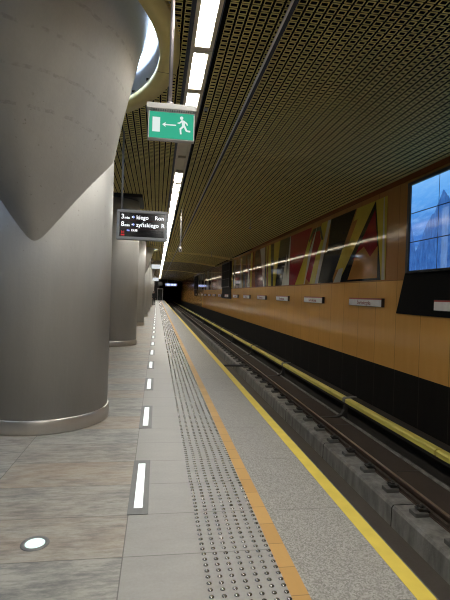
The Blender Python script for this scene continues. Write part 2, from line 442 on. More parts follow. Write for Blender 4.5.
o = bpy.data.objects.new('ceiling', me); COL.objects.link(o); tag(o, kind='structure')
# dark soffit above the lattice (same holes), in grid cells
b = MB(); mi = b.mi('void'); G = .21; vc = {}
def gv(i, j):
    if (i, j) not in vc:
        x = -8+i*G; y = -6+j*G; vc[(i, j)] = b.b.verts.new((x, y, ceil_z(min(x, WX))+.075))
    return vc[(i, j)]
for i in range(int(13.2/G)+1):
    for j in range(int(46.4/G)):
        cx, cy = -8+(i+.5)*G, -6+(j+.5)*G
        if any(math.hypot(cx-hx, cy-hy) < RO-.14 for hx, hy in HOLES): continue
        f = b.b.faces.new((gv(i, j), gv(i, j+1), gv(i+1, j+1), gv(i+1, j))); f.material_index = mi
tag(b.done('ceiling', recalc=False), kind='structure')
b = MB(); prof = [(-8, CZ), (2.0, CZ), (3.0, ceil_z(3.)), (4.0, ceil_z(4.)), (WX, ceil_z(WX)), (WX, 4.6), (-8, 4.6)]
b.prism_y(prof, 40.0, YE, 'farceil')
tag(b.done('ceiling'), kind='structure')
b = MB()
for yy in (31.5, 40.0, 56.): b.prism_y([(.62, CZ-.05), (2, CZ-.05), (3, ceil_z(3.)-.05), (4, ceil_z(4)-.05), (WX-.02, ceil_z(WX)-.05), (WX-.02, CZ+.05), (.62, CZ+.05)], yy-.07, yy+.07, 'gold')
tag(b.done('trim_3'), kind='structure')
# orange-brown cornice where wall meets ceiling
tag(MB().box(WX-.03, WX, -6, YE, 4.06, 4.16, 'm_rust').done('trim_4'), kind='structure')

# --- columns
def column(cx, cy, flared, label):
    t = thing('steel_column', label, 'column', (cx, cy, 0), 'steel columns along the platform')
    t['kind'] = 'thing'
    b = MB()
    top = 3.6 if flared else CZ-.03
    b.lathe([(COLR, .02), (COLR, top)], 'steel', 72, (cx, cy)); b.done('shaft', t)
    b = MB().lathe([(COLR+.012, .0), (COLR+.022, .012), (COLR+.022, .15), (COLR+.012, .162), (COLR-.01, .162)], 'brushed', 72, (cx, cy)); b.done('base_band', t)
    if flared:
        b = MB()
        def flare(k, a):
            d = abs((a-math.radians(-86)+PI) % (2*PI)-PI); d = math.sqrt(d*d+.006)
            ue = .06+1.45*(1-math.exp(-(d/.98)**1.25))
            ex, ey = math.cos(a), math.sin(a); eo = -.50*ex-.82*ey; T = eo+math.sqrt(1.78**2-.9224+eo*eo)
            u1 = 2.9 if cy < 40 else 2.385
            u = ue-.10+(u1-ue+.10)*k; q = (u-ue)/(2.9-ue)
            rr = COLR+(T-COLR)*(max(q, 0)**.97)+min(q, 0)*.5
            return (cx+rr*ex, cy+rr*ey, 2+u)
        n = 168; N = 30; i_ = b.mi('steel'); rows = []
        for k in range(N+1): rows.append([b.b.verts.new(flare(k/N, math.radians(-86)+2*PI*q/n)) for q in range(n)])
        for a_, c_ in zip(rows, rows[1:]):
            for q in range(n):
                f = b.b.faces.new((a_[q], a_[(q+1) % n], c_[(q+1) % n], c_[q])); f.material_index = i_; f.smooth = True
        for rw in (rows[0][::-1], rows[-1]): b.b.faces.new(rw).material_index = i_
        for k in range(N):
            e = b.b.edges.get((rows[k][0], rows[k+1][0]))
            if e and False: e.smooth = False
        b.done('flared_head', t)
    else:
        MB().box(cx-.89, cx+.89, cy-.89, cy+.89, CZ-.10, CZ-.004, 'blackmat', .01).done('capital', t)
    return t
for k, cy in enumerate(COLY):
    lab = ('huge dull steel column flaring upward into a round ceiling cove, beside the round floor light' if k == 0 else
           '%s steel column from the front in the row on the platform%s' % (nth(k+1), ', with a flared head' if k in FLARED else ', straight shaft'))
    column(COLX, cy, k in FLARED, lab)
for q, k in enumerate(sorted(FLARED)):
    if k > 4: continue
    cx, cy = RC[0], RC[1]+8.1*k
    t = thing('ceiling_cove', ['round ceiling cove with a yellow-beige rim and bluish light above the big flared column', 'round ceiling cove with a beige rim above the fourth column, far down the platform'][q], 'ceiling cove', (cx, cy, CZ-.03), 'ceiling coves over the flared columns')
    b = MB(); n = 96
    b.lathe([(RI, CZ-.035), (RO, CZ-.035), (RO, CZ+.05), (RI, CZ+.05)], 'beige_ring', n, (cx, cy), closed=True)
    r = b.done('rim', t)
    b = MB()
    for a in range(8):
        an = math.radians(9+45*a); c0, s0 = math.cos(an), math.sin(an)
        b.ext([(cx+R*c0-w*s0, cy+R*s0+w*c0, CZ-.0365) for R, w in ((RI+.004, -.003), (RO-.004, -.003), (RO-.004, .003), (RI+.004, .003))], (0, 0, .003), 'void')
    b.done('rim_joint', r)
    b = MB(); b.lathe([(RI+.001, CZ-.02), (RI+.001, 5.55), (RI-1.2, 5.8), (.02, 5.85), (.02, 5.9), (RO, 5.9), (RO, CZ+.06), (RI+.02, CZ+.06)], 'cove', n, (cx, cy), closed=True); b.done('drum', t)
    b = MB(); b.lathe([(RI-.13, 4.72), (RI-.09, 4.69), (RI-.05, 4.72), (RI-.09, 4.76)], 'cove_light', n, (cx, cy), closed=True); b.done('cove_lamp', t)

# --- ceiling strip lights
PITCH = 1.045
def strip_light(y, lit, label):
    t = thing('ceiling_light', label, 'ceiling light', (.41, y, CZ), 'strip lights above the platform')
    b = MB()
    b.box(.250, .290, y+.004, y+PITCH-.004, CZ-.05, CZ+.06, 'bluegrey').box(.540, .556, y+.004, y+PITCH-.004, CZ-.05, CZ+.06, 'bluegrey')
    b.box(.290, .333, y+.070, y+PITCH-.070, CZ-.056, CZ+.06, 'lamp_off').box(.497, .540, y+.070, y+PITCH-.070, CZ-.056, CZ+.06, 'lamp_off').box(.290, .540, y+.004, y+.070, CZ-.056, CZ+.06, 'lamp_off').box(.290, .540, y+PITCH-.070, y+PITCH-.004, CZ-.056, CZ+.06, 'lamp_off')
    b.box(.290, .530, y+.022, y+PITCH-.022, CZ+.02, CZ+.06, 'white_metal'); b.done('frame', t)
    MB().box(.334, .496, y+.071, y+PITCH-.071, CZ-.012, CZ+.018, 'lamp' if lit else 'lamp_off', .004).done('diffuser', t)
    return t
y0 = 4.06; nl = 0; proto = {}; n_on = n_off = 0
for k in range(82):
    y = y0+k*PITCH
    if y+PITCH > YE-4: break
    lit = not (7.1 < y+.4 < 10.4)
    if lit:
        n_on += 1; lab = '%s glowing panel from the front in the ceiling light strip' % nth(n_on)
    else:
        n_off += 1; lab = '%s of the unlit beige panels in the ceiling light strip behind the exit sign' % nth(n_off)
    if lit not in proto: proto[lit] = strip_light(y, lit, lab)
    else: dup(proto[lit], (.41, y, CZ), lab)
b = MB()
for k in range(9):
    y = y0-(k+1)*PITCH; b.box(.334, .496, y+.02, y+PITCH-.02, CZ-.012, CZ+.018, 'lamp').box(.29, .333, y, y+PITCH, CZ-.056, CZ+.02, 'lamp_off').box(.497, .54, y, y+PITCH, CZ-.056, CZ+.02, 'lamp_off'); b.box(.262, .556, y, y+PITCH, CZ+.02, CZ+.06, 'bluegrey')
tag(b.done('unseen_strip_lamps'), kind='structure')  # strip lamps carried on out of view, count set to light column front

# conduit slot along the ceiling
t = thing('ceiling_conduit', 'long thin pale pipe in a dark blue slot running along the gold ceiling', 'pipe', (1.17, 2, CZ))
MB().box(1.178, 1.222, 2., 88, CZ-.055, CZ-.004, 'bluegrey').done('channel', t)
b = MB().cyl((1.162, 2., CZ-.062), (1.162, 88, CZ-.062), .013, 'pipe', 10); b.done('pipe', t)

# --- exit sign
t = thing('exit_sign', 'green running-man exit sign hanging on a pole from the ceiling', 'exit sign', (.08, 3.9, 2.9))
Y0 = 3.9
MB().cyl((.062, Y0+.03, 3.205), (.062, Y0+.03, CZ+.03), .017, 'pole', 16).cyl((.062, Y0+.03, 3.20), (.062, Y0+.03, 3.235), .032, 'pole', 16).done('pole', t)
b = MB().box(-.135, .288, Y0-.035, Y0+.095, 3.155, 3.205, 'white_metal', .006); 
hs = b.done('housing', t)
b = MB()
for k in range(20): b.box(-.115+k*.0195, -.107+k*.0195, Y0-.03, Y0+.09, 3.143, 3.156, 'grey_frame')
b.done('vent_slot', hs)
MB().box(-.120, .277, Y0-.012, Y0+.05, 2.905, 3.146, 'white_metal', .004).done('frame', t)
MB().box(-.108, .266, Y0-.016, Y0-.010, 2.916, 3.134, 'green').done('sign_face', t)
b = MB(); yy = Y0-.0165
def fl(pts, m='signwhite', th=-.002): b.ext([(x, yy, z) for x, z in pts], (0, th, 0), m)
fl([(-.082, 2.965), (-.018, 2.965), (-.018, 3.088), (-.082, 3.088)])               # doorway
fl([(.000, 3.030), (.030, 3.051), (.026, 3.035), (.118, 3.035), (.118, 3.025), (.026, 3.025), (.030, 3.009)])   # arrow
def limb(x0, z0, x1, z1, w):
    d = Vector((x1-x0, z1-z0)); n_ = Vector((-d.y, d.x)).normalized()*w/2
    fl([(x0+n_.x, z0+n_.y), (x1+n_.x, z1+n_.y), (x1-n_.x, z1-n_.y), (x0-n_.x, z0-n_.y)])
fl([(.163+.0145*math.cos(a*PI/6), 3.095+.0145*math.sin(a*PI/6)) for a in range(12)])
fl([(.160, 3.080), (.188, 3.074), (.196, 3.020), (.172, 3.014)])                    # torso
limb(.166, 3.070, .142, 3.048, .012); limb(.144, 3.052, .130, 3.050, .010)
limb(.184, 3.068, .208, 3.052, .012); limb(.206, 3.056, .214, 3.036, .010)
limb(.178, 3.026, .152, 2.998, .016); limb(.154, 3.004, .160, 2.958, .014)
limb(.190, 3.026, .206, 2.992, .016); limb(.202, 2.990, .240, 2.986, .014)
b.done('pictogram', t)

# --- departure board
DY = 8.0
t = thing('departure_board', 'grey-framed black departure board with white scrolling lines beside the big column', 'display board', (-.29, DY, 2.5))
b = MB(); bx0, bx1, bz0, bz1 = -.730, .146, 2.508, 3.024
fw_ = .05
b.box(bx0, bx1, DY, DY+.16, bz0, bz0+fw_, 'grey_frame', .006).box(bx0, bx1, DY, DY+.16, bz1-fw_, bz1, 'grey_frame', .006)
b.box(bx0, bx0+fw_, DY, DY+.16, bz0+fw_, bz1-fw_, 'grey_frame').box(bx1-fw_, bx1, DY, DY+.16, bz0+fw_, bz1-fw_, 'grey_frame')
b.box(bx0+.01, bx1-.01, DY+.05, DY+.15, bz0+.01, bz1-.01, 'blackmat'); b.done('frame', t)
sc = MB().box(bx0+fw_, bx1-fw_, DY+.02, DY+.05, bz0+fw_, bz1-fw_, 'lcd').done('screen', t)
def face(x, y, z): return Matrix(((1, 0, 0, x), (0, 0, -1, y), (0, 1, 0, z), (0, 0, 0, 1)))
b = MB(); yt = DY+.018; L = bx0+fw_
def tx(s_, x, z, size, m='ledwhite', bold=.0015): b.text(s_, size, face(L+x, yt, z), m, bold=.0015)
for z, num, a1, a2, x2 in ((2.868, '3', 'kiego', 'Ron', .60), (2.738, '8', 'zyńskiego', 'R', .715)):
    tx(num, .022, z, .115); tx('min', .082, z, .060, bold=.003); tx(a1, .283, z, .098); tx(a2, x2, z, .098)
    zc = z+.034
    b.ext([(L+.212+dx, yt, zc+dz) for dx, dz in ((0, -.014), (.022, -.014), (.022, -.028), (.044, 0), (.022, .028), (.022, .014), (0, .014))], (0, -.001, 0), 'ledblue')
    b.ext([(L+.206+dx, yt-.001, zc+dz) for dx, dz in ((0, -.010), (.02, -.010), (.02, .010), (0, .010))], (0, -.001, 0), 'ledwhite')

b.text('na', .05, face(L+.125, yt, 2.655), 'ledblue', bold=.002); b.text('15:38', .05, face(L+.195, yt, 2.655), 'ledwhite', bold=.002)
b.box(L+.025, L+.085, yt-.001, yt, 2.575, 2.600, 'ledred').box(L+.032, L+.040, yt-.001, yt, 2.61, 2.66, 'ledred').box(L+.072, L+.080, yt-.001, yt, 2.61, 2.66, 'ledred').box(L+.046, L+.066, yt-.001, yt, 2.625, 2.64, 'ledred')
for z in (2.84, 2.70): b.box(L+.015, bx1-fw_-.01, yt-.0005, yt+.001, z, z+.006, 'ledline')
b.done('lettering', sc)
b = MB().cyl((-.655, DY+.08, 3.02), (-.655, DY+.08, CZ+.02), .018, 'grey_frame', 12); b.done('hanger', t)

# --- hanging camera rod and small pendants
t = thing('pendant_speaker', 'white hanging rod with a small box at its end, beside the ceiling light strip', 'pendant device', (.73, 15.2, 3.1))
MB().cyl((.73, 15.2, 3.18), (.73, 15.2, CZ+.03), .022, 'white_metal', 12).done('rod', t)
b = MB().box(.675, .775, 15.12, 15.30, 2.98, 3.14, 'white_metal', .025).cyl((.725, 15.13, 3.05), (.725, 15.09, 3.04), .03, 'clip', 14).box(.715, .745, 15.18, 15.22, 3.12, 3.20, 'white_metal'); b.done('body', t)
for i, (x, y) in enumerate(((3.25, 16.0), (3.36, 28.6), (3.18, 38.3))):
    z = ceil_z(x); n = ['over the mural', 'beyond the mural', 'just past the ceiling rib'][i]
    t = thing('pendant_sensor', 'tiny white sensor on a thin wire under the ceiling, %s' % n, 'sensor', (x, y, z-.3), 'pendant sensors')
    MB().cyl((x, y, z-.26), (x, y, z+.03), .008, 'white_metal', 8).done('wire', t)
    MB().ball((x, y, z-.29), .045, 'white_metal', (1, 1, .8)).done('sensor_head', t)

t = thing('ceiling_sensor', 'tiny white box sensor on the gold lattice close to the ceiling light strip', 'sensor', (.645, 6.8, CZ))
MB().box(.615, .675, 6.76, 6.84, CZ-.045, CZ-.002, 'white_metal', .012).done('housing', t)
MB().ball((.645, 6.8, CZ-.048), .018, 'clip').done('lens', t)
# --- floor lights
def floor_light(y, label):
    t = thing('floor_light', label, 'floor light', (-.093, y, 0), 'floor light slots')
    x0, x1, y1 = -.168, -.018, y+1.05
    b = MB().box(x0, x0+.042, y, y1, -.01, .006, 'satin', .0015).box(x1-.042, x1, y, y1, -.01, .006, 'satin', .0015).box(x0+.042, x1-.042, y, y+.095, -.01, .006, 'satin', .0015).box(x0+.042, x1-.042, y1-.075, y1, -.01, .006, 'satin', .0015)
    b.done('frame', t)
    MB().box(x0+.043, x1-.043, y+.096, y1-.076, -.008, .004, 'floor_lamp').done('lens', t)
    return t
fl0 = None
for k in range(40):
    y = 3.262+2.08*k
    if y > YE-6: break
    lab = '%s glowing rectangular floor light from the front in the line along the platform' % nth(k+1)
    if fl0 is None: fl0 = floor_light(y, lab)
    else: dup(fl0, (-.093, y, 0), lab)
t = thing('round_floor_light', 'round glowing floor light with a steel rim in the tan tiles before the big column', 'floor light', (-.712, 2.945, 0))
MB().lathe([(.060, .003), (.064, .007), (.084, .006), (.089, -.004), (.060, -.004)], 'satin', 40, (-.712, 2.945), closed=True).done('rim', t)
MB().lathe([(.0595, -.003), (.0595, .004), (.05, .006), (.02, .0065)], 'round_lamp', 32, (-.712, 2.945)).done('lens', t)

# --- tactile studs
b = MB(); b.lathe([(.0150, 0), (.0145, .0022), (.0115, .0045), (.006, .0062), (.0015, .0065)], 'stud', 14)
s0 = b.done('tactile_stud'); s0.location = (.327, 2.28, 0)
SL = 'small domed steel stud in the dotted warning strip beside the orange line'
tag(s0, SL, 'stud', 'tactile studs in the warning strip')
cols = [.327+.0683*k for k in range(7)]
rows = [2.28+.0565*k for k in range(1600)]
n = 0; rest = []
for r_, y in enumerate(rows):
    if y > 92: break
    for c_, x in enumerate(cols):
        xx = x+(.004 if int((y-2.746)//.52) % 2 and n < 300 else 0)
        if n < 300:
            o = s0 if n == 0 else s0.copy()
            if n: COL.objects.link(o)
            o.location = (xx, y, 0); n += 1
        else: rest.append((xx, y))
rest = np.array(rest)
def stud_field(pts, nseg):
    an = np.arange(nseg)*2*PI/nseg; prof = [(.0150, 0), (.0145, .0022), (.0115, .0045), (.006, .0062), (.0015, .0065)]
    base = np.array([(r*math.cos(a), r*math.sin(a), z) for r, z in prof for a in an])
    f = []
    for q in range(4):
        for k in range(nseg): f.append([q*nseg+k, q*nseg+(k+1) % nseg, (q+1)*nseg+(k+1) % nseg, (q+1)*nseg+k])
    V = base[None].repeat(len(pts), 0); V[:, :, 0] += pts[:, :1]; V[:, :, 1] += pts[:, 1:]
    m = len(base); out = []
    Fq = (np.array(f)[None]+(np.arange(len(pts))*m)[:, None, None]).reshape(-1, 4)
    caps = (np.arange(4*nseg, 5*nseg)[None]+(np.arange(len(pts))*m)[:, None])
    return V.reshape(-1, 3), Fq.tolist()+caps.tolist()
V, F = stud_field(rest, 8)
me = bpy.data.meshes.new('tactile_studs'); me.from_pydata(V.tolist(), [], F); me.materials.append(M['stud'])
me.polygons.foreach_set('use_smooth', np.ones(len(F), bool))
o = bpy.data.objects.new('tactile_studs', me); COL.objects.link(o)
tag(o, 'rows of small steel studs running on down the platform beyond the front studs', 'studs', kind='stuff')

# --- rails and fasteners
def rail(x, label):
    z = -1.10
    half = [(.010, z), (.034, z-.004), (.036, z-.035), (.010, z-.050), (.008, z-.120), (.065, z-.140), (.068, z-.150)]
    prof = [(x+a, c) for a, c in half]+[(x-a, c) for a, c in half[::-1]]
    t = thing('rail', label, 'rail', (x, -6, -1.25), 'running rails')
    MB().prism_y(prof, -6, 128, 'rail').done('rail_body', t)
    MB().box(x-.022, x+.022, -6, 128, z-.002, z+.003, 'railhead').done('running_surface', t)
rail(3.715, 'rusty brown running rail beside the brown slab and yellow rail cover')
rail(2.275, 'running rail under the platform edge on the near side of the trench')
def fastener(y, label):
    x = 3.585
    t = thing('rail_fastener', label, 'rail fastener', (x, y, -1.25), 'rail fasteners')
    MB().box(x-.15, x+.045, y-.08, y+.08, -1.252, -1.195, 'baseplate', .008).done('base_plate', t)
    b = MB().box(x-.07, x+.06, y-.04, y+.04, -1.196, -1.15, 'clip', .008)
    b.tube([(x+.065, y-.055, -1.178), (x-.03, y-.06, -1.15), (x-.09, y-.03, -1.15), (x-.09, y+.03, -1.15), (x-.03, y+.06, -1.15), (x+.065, y+.055, -1.178)], .012, 'clip', 8); b.done('spring_clip', t)
    b = MB().cyl((x-.02, y, -1.17), (x-.02, y, -1.105), .018, 'clip', 8).cyl((x-.02, y, -1.152), (x-.02, y, -1.125), .034, 'clip', 6, smooth=False); b.done('bolt', t)
    return t
f0 = None
for k in range(80):
    y = 4.75+.745*k
    lab = '%s rail fastener from the front on the concrete kerb beside the rusty rail' % nth(k+1)
    if f0 is None: f0 = fastener(y, lab)
    else: dup(f0, (3.585, y, -1.25), lab)
# slab cross joints & kerb joints
b = MB()
for k in range(24):
    y = 6.78+2.6*k; b.box(3.95, 4.325, y-.012, y+.012, -1.192, -1.186, 'clip')
    b.ext([(3.305, y-1.0, -1.552), (3.31, y-1.0, -1.285), (3.335, y-1.0, -1.249), (3.66, y-1.0, -1.249), (3.66, y-1.0, -1.2475), (3.333, y-1.0, -1.2475), (3.307, y-1.0, -1.284), (3.302, y-1.0, -1.552)], (0, .016, 0), 'void')
tag(b.done('trim_6'), kind='structure')
# cable duct across the trench
t = MB().box(2.4, 3.62, 17.6, 17.85, -1.25, -1.20, 'cable', .02).done('cable_duct')
tag(t, 'black cable duct lying across the trench between the rails', 'cable duct')

# --- third rail
TX = 4.50; TZ = -.79
t = thing('third_rail', 'long yellow-covered power rail along the track below the black wall', 'power rail', (TX, -6, -1.1))
prof = [(TX-.075, TZ-.055), (TX-.075, TZ+.02), (TX-.045, TZ+.045), (TX+.055, TZ+.045), (TX+.085, TZ+.02), (TX+.085, TZ-.055)]
yj = 2.6; seg = []
for k in range(25):
    a, c = yj+5.28*k-2.63-4.0, yj+5.28*k+2.63-4.0
    MB().prism_y(prof, a, c-.012, 'yellow_cover').done('cover', t)
MB().box(TX-.04, TX+.04, -6, 128, TZ-.13, TZ-.055, 'clip').done('conductor', t)
def bracket(y, label):
    t = thing('rail_bracket', label, 'bracket', (TX, y, -1.3), 'third rail brackets')
    c = [(TX-.095, TZ-.05), (TX-.095, TZ+.035), (TX-.055, TZ+.066), (TX+.065, TZ+.066), (TX+.105, TZ+.035), (TX+.105, TZ-.05), (TX+.088, TZ-.05), (TX+.088, TZ+.024), (TX+.057, TZ+.048), (TX-.047, TZ+.048), (TX-.078, TZ+.024), (TX-.078, TZ-.05)]
    cp = MB().prism_y(c, y-.055, y+.070, 'plate').done('cap', t)
    MB().box(TX+.05, TX+.22, y-.03, y+.03, TZ+.055, TZ+.085, 'plate', .006).done('tab', cp)
    # cast S-shaped arm from the slab up to the rail
    arm = [(3.86, -1.185), (4.05, -1.182), (4.24, -1.165), (4.36, -1.11), (4.42, -1.0), (4.44, -.90)]
    up = [(x, z) for x, z in arm]; lo = [(x+.02, z-.035 if k < 3 else z-.03) for k, (x, z) in enumerate(arm)]
    lo = [(x+(.05 if k > 2 else 0), z) for k, (x, z) in enumerate(lo)]
    MB().prism_y(up+lo[::-1], y-.05, y+.05, 'clip').done('support_arm', t)
    MB().box(TX-.05, TX+.06, y-.06, y+.06, -.96, -.915, 'clip').box(4.41, 4.49, y-.045, y+.045, -1.32, -.93, 'clip').done('foot', t)
    return t
b0 = None
for k in range(18):
    y = 4.73+5.28*k
    lab = '%s grey bracket from the front clamped over the yellow power rail cover' % nth(k+1)
    if b0 is None: b0 = bracket(y, lab)
    else: dup(b0, (TX, y, -1.3), lab)

# --- wall signs
def wall_face(x, y, z): return Matrix(((0, 0, -1, x), (-1, 0, 0, y), (0, 1, 0, z), (0, 0, 0, 1)))
def wall_sign(y1, label):
    t = thing('station_sign', label, 'station sign', (WX, y1, 1.43), 'station name signs')
    y0 = y1-1.72
    MB().box(WX-.075, WX, y0-.012, y1, 1.425, 1.625, 'sign_side', .004).done('box', t)
    f = MB().box(WX-.079, WX-.074, y0, y1-.01, 1.435, 1.592, 'sign_white').done('face', t)
    MB().box(WX-.080, WX-.073, y0, y1-.01, 1.590, 1.618, 'sign_red').done('red_strip', t)
    b = MB(); b.text('Świętokrzyska', .118, wall_face(WX-.0795, y0+.865, 1.470), 'sign_text', 'CENTER', bold=.002); b.done('lettering', f)
    return t
w0 = None
for k in range(15):
    y1 = 7.52+3.66*k
    lab = ['white station name sign with red strip on the black panel under the blue video wall',
           'white station name sign with red strip on amber panels, first past the black trapezoid panel'][k] if k < 2 else '%s white station name sign past the black panel of the big video wall' % nth(k)
    if w0 is None: w0 = wall_sign(y1, lab)
    else: dup(w0, (WX, y1, 1.43), lab)

# --- video walls
def video_wall(y_far, on, label, nm='video_wall'):
    t = thing(nm, label, 'video wall', (WX, y_far, 1.3), 'video walls on the track wall')
    yn = y_far-3.78; X0 = WX-.13
    b = MB(); z0, z1 = 2.145, 3.945
    b.box(X0+.02, WX, yn, y_far, z0, z1, 'blackmat')
    b.box(X0-.01, X0+.03, yn, yn+.10, z0, z1, 'blackmat', .004).box(X0-.01, X0+.03, y_far-.10, y_far, z0, z1, 'blackmat', .004)
    b.box(X0-.01, X0+.03, yn+.10, y_far-.10, z0, z0+.035, 'blackmat').box(X0-.01, X0+.03, yn+.10, y_far-.10, z1-.06, z1, 'blackmat'); b.done('housing', t)
    w = (3.78-.2)/4; h = (z1-.06-z0-.035)/3
    for c in range(4):
        for r in range(3):
            ya = yn+.10+c*w; za = z0+.035+r*h
            MB().box(X0+.016, X0+.021, ya+.011, ya+w-.011, za+.009, za+h-.009, 'video' if on else 'blackgloss').done('screen_panel', t)
    p = [(y_far, 2.66), (y_far+.48, 1.315), (yn-.42, 1.315), (yn, 2.66)]
    pp = MB().ext([(WX-.03, y, z) for y, z in p], (.03, 0, 0), 'blackgloss').done('backing_panel', t)
    return t
video_wall(8.42, True, 'big blue video wall of tiled screens on a black trapezoid panel')
video_wall(34.7, False, 'dark switched-off video wall on a black panel between the two stretches of mural')
video_wall(61.0, False, 'small-looking dark video wall far along the amber wall past the second mural')

# --- mural: plain generic slanted shards (a stand-in for the artwork)
ZB, ZT = 2.045, 3.93
def mural(shards, y0, y1, label):
    b = MB()
    b.box(WX-.012, WX-.0005, y0, y1, ZB, ZT, 'm_orange')
    for d, (m, pts) in enumerate(shards):
        pts = [(min(max(y, y0), y1), min(max(z, ZB+.002), ZT-.002)) for y, z in pts]
        b.ext([(WX-.0124-.00035*d, y, z) for y, z in pts], (.0004, 0, 0), m)
    o = b.done('mural'); tag(o, label, 'mural'); return o
def Q(a0, a1, c0, c1): return [(a0, ZB), (a1, ZB), (c1, ZT), (c0, ZT)]   # bottom a0..a1, top c0..c1
def T(a0, a1, c, zt=ZT, zb=ZB): return [(a0, zb), (a1, zb), (c, zt)]
sh = [('m_yellow', Q(9.45, 12.3, 9.45, 11.0)), ('m_white', Q(9.47, 9.62, 9.60, 9.62)),
      ('m_black', T(9.64, 12.05, 10.0)), ('m_red', T(9.82, 11.15, 10.02, 3.72, 2.62)), ('m_orange', [(9.82, 2.10), (11.45, 2.10), (11.0, 2.75), (10.55, 2.9), (10.2, 2.62), (9.84, 2.85)]),
      ('m_white', T(11.95, 12.45, 11.5, 3.0)), ('m_yellow', [(11.6, 2.45), (12.4, 2.4), (12.5, 3.1), (11.5, 3.05)]), ('m_orange', [(11.5, 3.02), (12.2, 3.02), (11.35, 3.6), (10.95, 3.65)]),
      ('m_black', [(12.45, ZB), (13.95, ZB), (13.35, 2.9), (12.85, 3.1)]), ('m_black', Q(12.6, 13.2, 11.05, 12.75)),
      ('m_white', Q(13.7, 14.25, 12.75, 13.05)), ('m_yellow', Q(14.0, 14.6, 13.0, 13.5)),
      ('m_red', [(14.5, 2.08), (15.0, 2.3), (14.75, 3.0), (14.2, 3.75), (13.7, 3.75), (13.55, 3.4), (14.0, 2.9)]), ('m_black', [(13.35, 3.4), (13.6, 3.85), (14.3, 3.85), (14.7, 3.5), (14.55, 3.45), (14.2, 3.72), (13.7, 3.72), (13.5, 3.4)]),
      ('m_white', T(15.0, 15.6, 13.9)), ('m_yellow', [(15.1, 2.3), (16.0, 2.2), (15.2, 3.6), (14.6, 3.8)]), ('m_black', T(15.55, 16.3, 15.3, 2.7)),
      ('m_red', Q(15.9, 16.9, 14.4, 16.8)), ('m_yellow', T(15.1, 16.1, 14.45, 3.6)), ('m_white', Q(16.9, 17.6, 16.8, 16.95)), ('m_black', Q(17.3, 18.6, 16.9, 17.2)),
      ('m_black', Q(18.0, 18.9, 17.15, 18.4)), ('m_white', T(17.2, 17.9, 17.3, 3.3)), ('m_yellow', Q(18.9, 19.3, 18.3, 19.3)), ('m_yellow', Q(19.6, 20.6, 19.9, 20.7)), ('m_black', Q(19.3, 19.6, 19.3, 19.9)),
      ('m_rust', Q(20.2, 20.5, 20.3, 20.5)), ('m_black', Q(20.6, 20.9, 20.7, 20.9)), ('m_white', Q(20.9, 21.1, 21.0, 22.0)), ('m_red', Q(21.1, 22.4, 22.0, 22.6)), ('m_black', Q(22.4, 22.7, 22.6, 23.0)), ('m_red', T(22.7, 23.6, 23.1)),
      ('m_rust', Q(22.9, 24.4, 23.5, 24.6)), ('m_yellow', Q(23.8, 24.3, 23.8, 24.2)), ('m_red', Q(24.6, 25.5, 24.5, 25.4)), ('m_white', T(24.4, 25.0, 24.8)), ('m_black', Q(25.6, 26.4, 25.5, 26.8)), ('m_yellow', Q(26.5, 26.9, 26.8, 27.1)),
      ('m_white', T(26.6, 27.5, 27.2)), ('m_red', Q(27.5, 28.6, 27.2, 28.4)), ('m_rust', Q(28.6, 29.2, 28.5, 29.2)), ('m_white', Q(29.2, 29.5, 29.2, 29.6)), ('m_black', Q(29.5, 30.0, 29.7, 30.0)), ('m_yellow', Q(30.0, 30.7, 30.0, 30.4))]
mural(sh, 9.45, 30.45, 'long glossy mural of slanted red, yellow and black shards beside the blue video wall')
sh2 = []; y = 35.4; cs = ['m_red', 'm_rust', 'm_white', 'm_black', 'm_yellow', 'm_rust', 'm_orange', 'm_white', 'm_orange']
while y < 56.5:
    w = random.uniform(.5, 1.5); sl = random.uniform(-.5, .5); sh2.append((random.choice(cs), Q(y, y+w, y+sl, y+w+sl*.4))); y += w*random.uniform(.9, 1.3)
mural(sh2, 35.2, 57.0, 'second stretch of shard mural past the dark video wall, far down the track wall')

# --- hanging signs far off, platform end
def hang_sign(name, label, x0, x1, y, z0, z1, m, cat):
    t = thing(name, label, cat, ((x0+x1)/2, y, z0))
    MB().box(x0, x1, y, y+.18, z0, z1, 'white_metal', .01).done('housing', t)
    MB().box(x0+.03, x1-.03, y-.006, y+.002, z0+.03, z1-.03, m).done('sign_face', t)
    w = (x1-x0)
    MB().cyl((x0+w*.2, y+.09, z1-.02), (x0+w*.2, y+.09, CZ+.02), .02, 'pole', 10).cyl((x0+w*.8, y+.09, z1-.02), (x0+w*.8, y+.09, CZ+.02), .02, 'pole', 10).done('hanger', t)
hang_sign('hanging_sign', 'white backlit hanging sign across the platform beyond the departure board', -.56, .22, 38., 3.55, 3.95, 'backwhite', 'hanging sign')
hang_sign('hanging_sign', 'second white hanging sign deeper down the platform beneath the strip lights', -.75, .15, 58., 3.05, 3.5, 'backwhite', 'hanging sign')
hang_sign('tunnel_display', 'small bluish lit display hanging before the black tunnel mouth', 1.35, 3.45, 80., 2.75, 3.35, 'blackmat', 'display board')
d = [o for o in COL.objects if o.name.startswith('tunnel_display')][0]
b = MB()
for k in range(9): b.box(1.45+k*.21, 1.45+k*.21+(.17 if k % 3 else .12), 79.985, 79.994, 2.87, 3.22, 'farsign')
b.done('lettering', [c for c in d.children if c.name.startswith('sign_face')][0])
t = thing('end_gate', 'pale-framed dark glass gate standing at the far end of the platform', 'gate', (.6, YE-1.2, 0))
b = MB().box(.02, .14, YE-1.25, YE-1.1, 0, 2.5, 'white_metal').box(1.06, 1.18, YE-1.25, YE-1.1, 0, 2.5, 'white_metal').box(.14, 1.06, YE-1.25, YE-1.1, 2.3, 2.5, 'white_metal'); b.done('frame', t)
MB().box(.14, 1.06, YE-1.2, YE-1.15, 0.0, 2.3, 'glassdark').done('door_leaf', t)
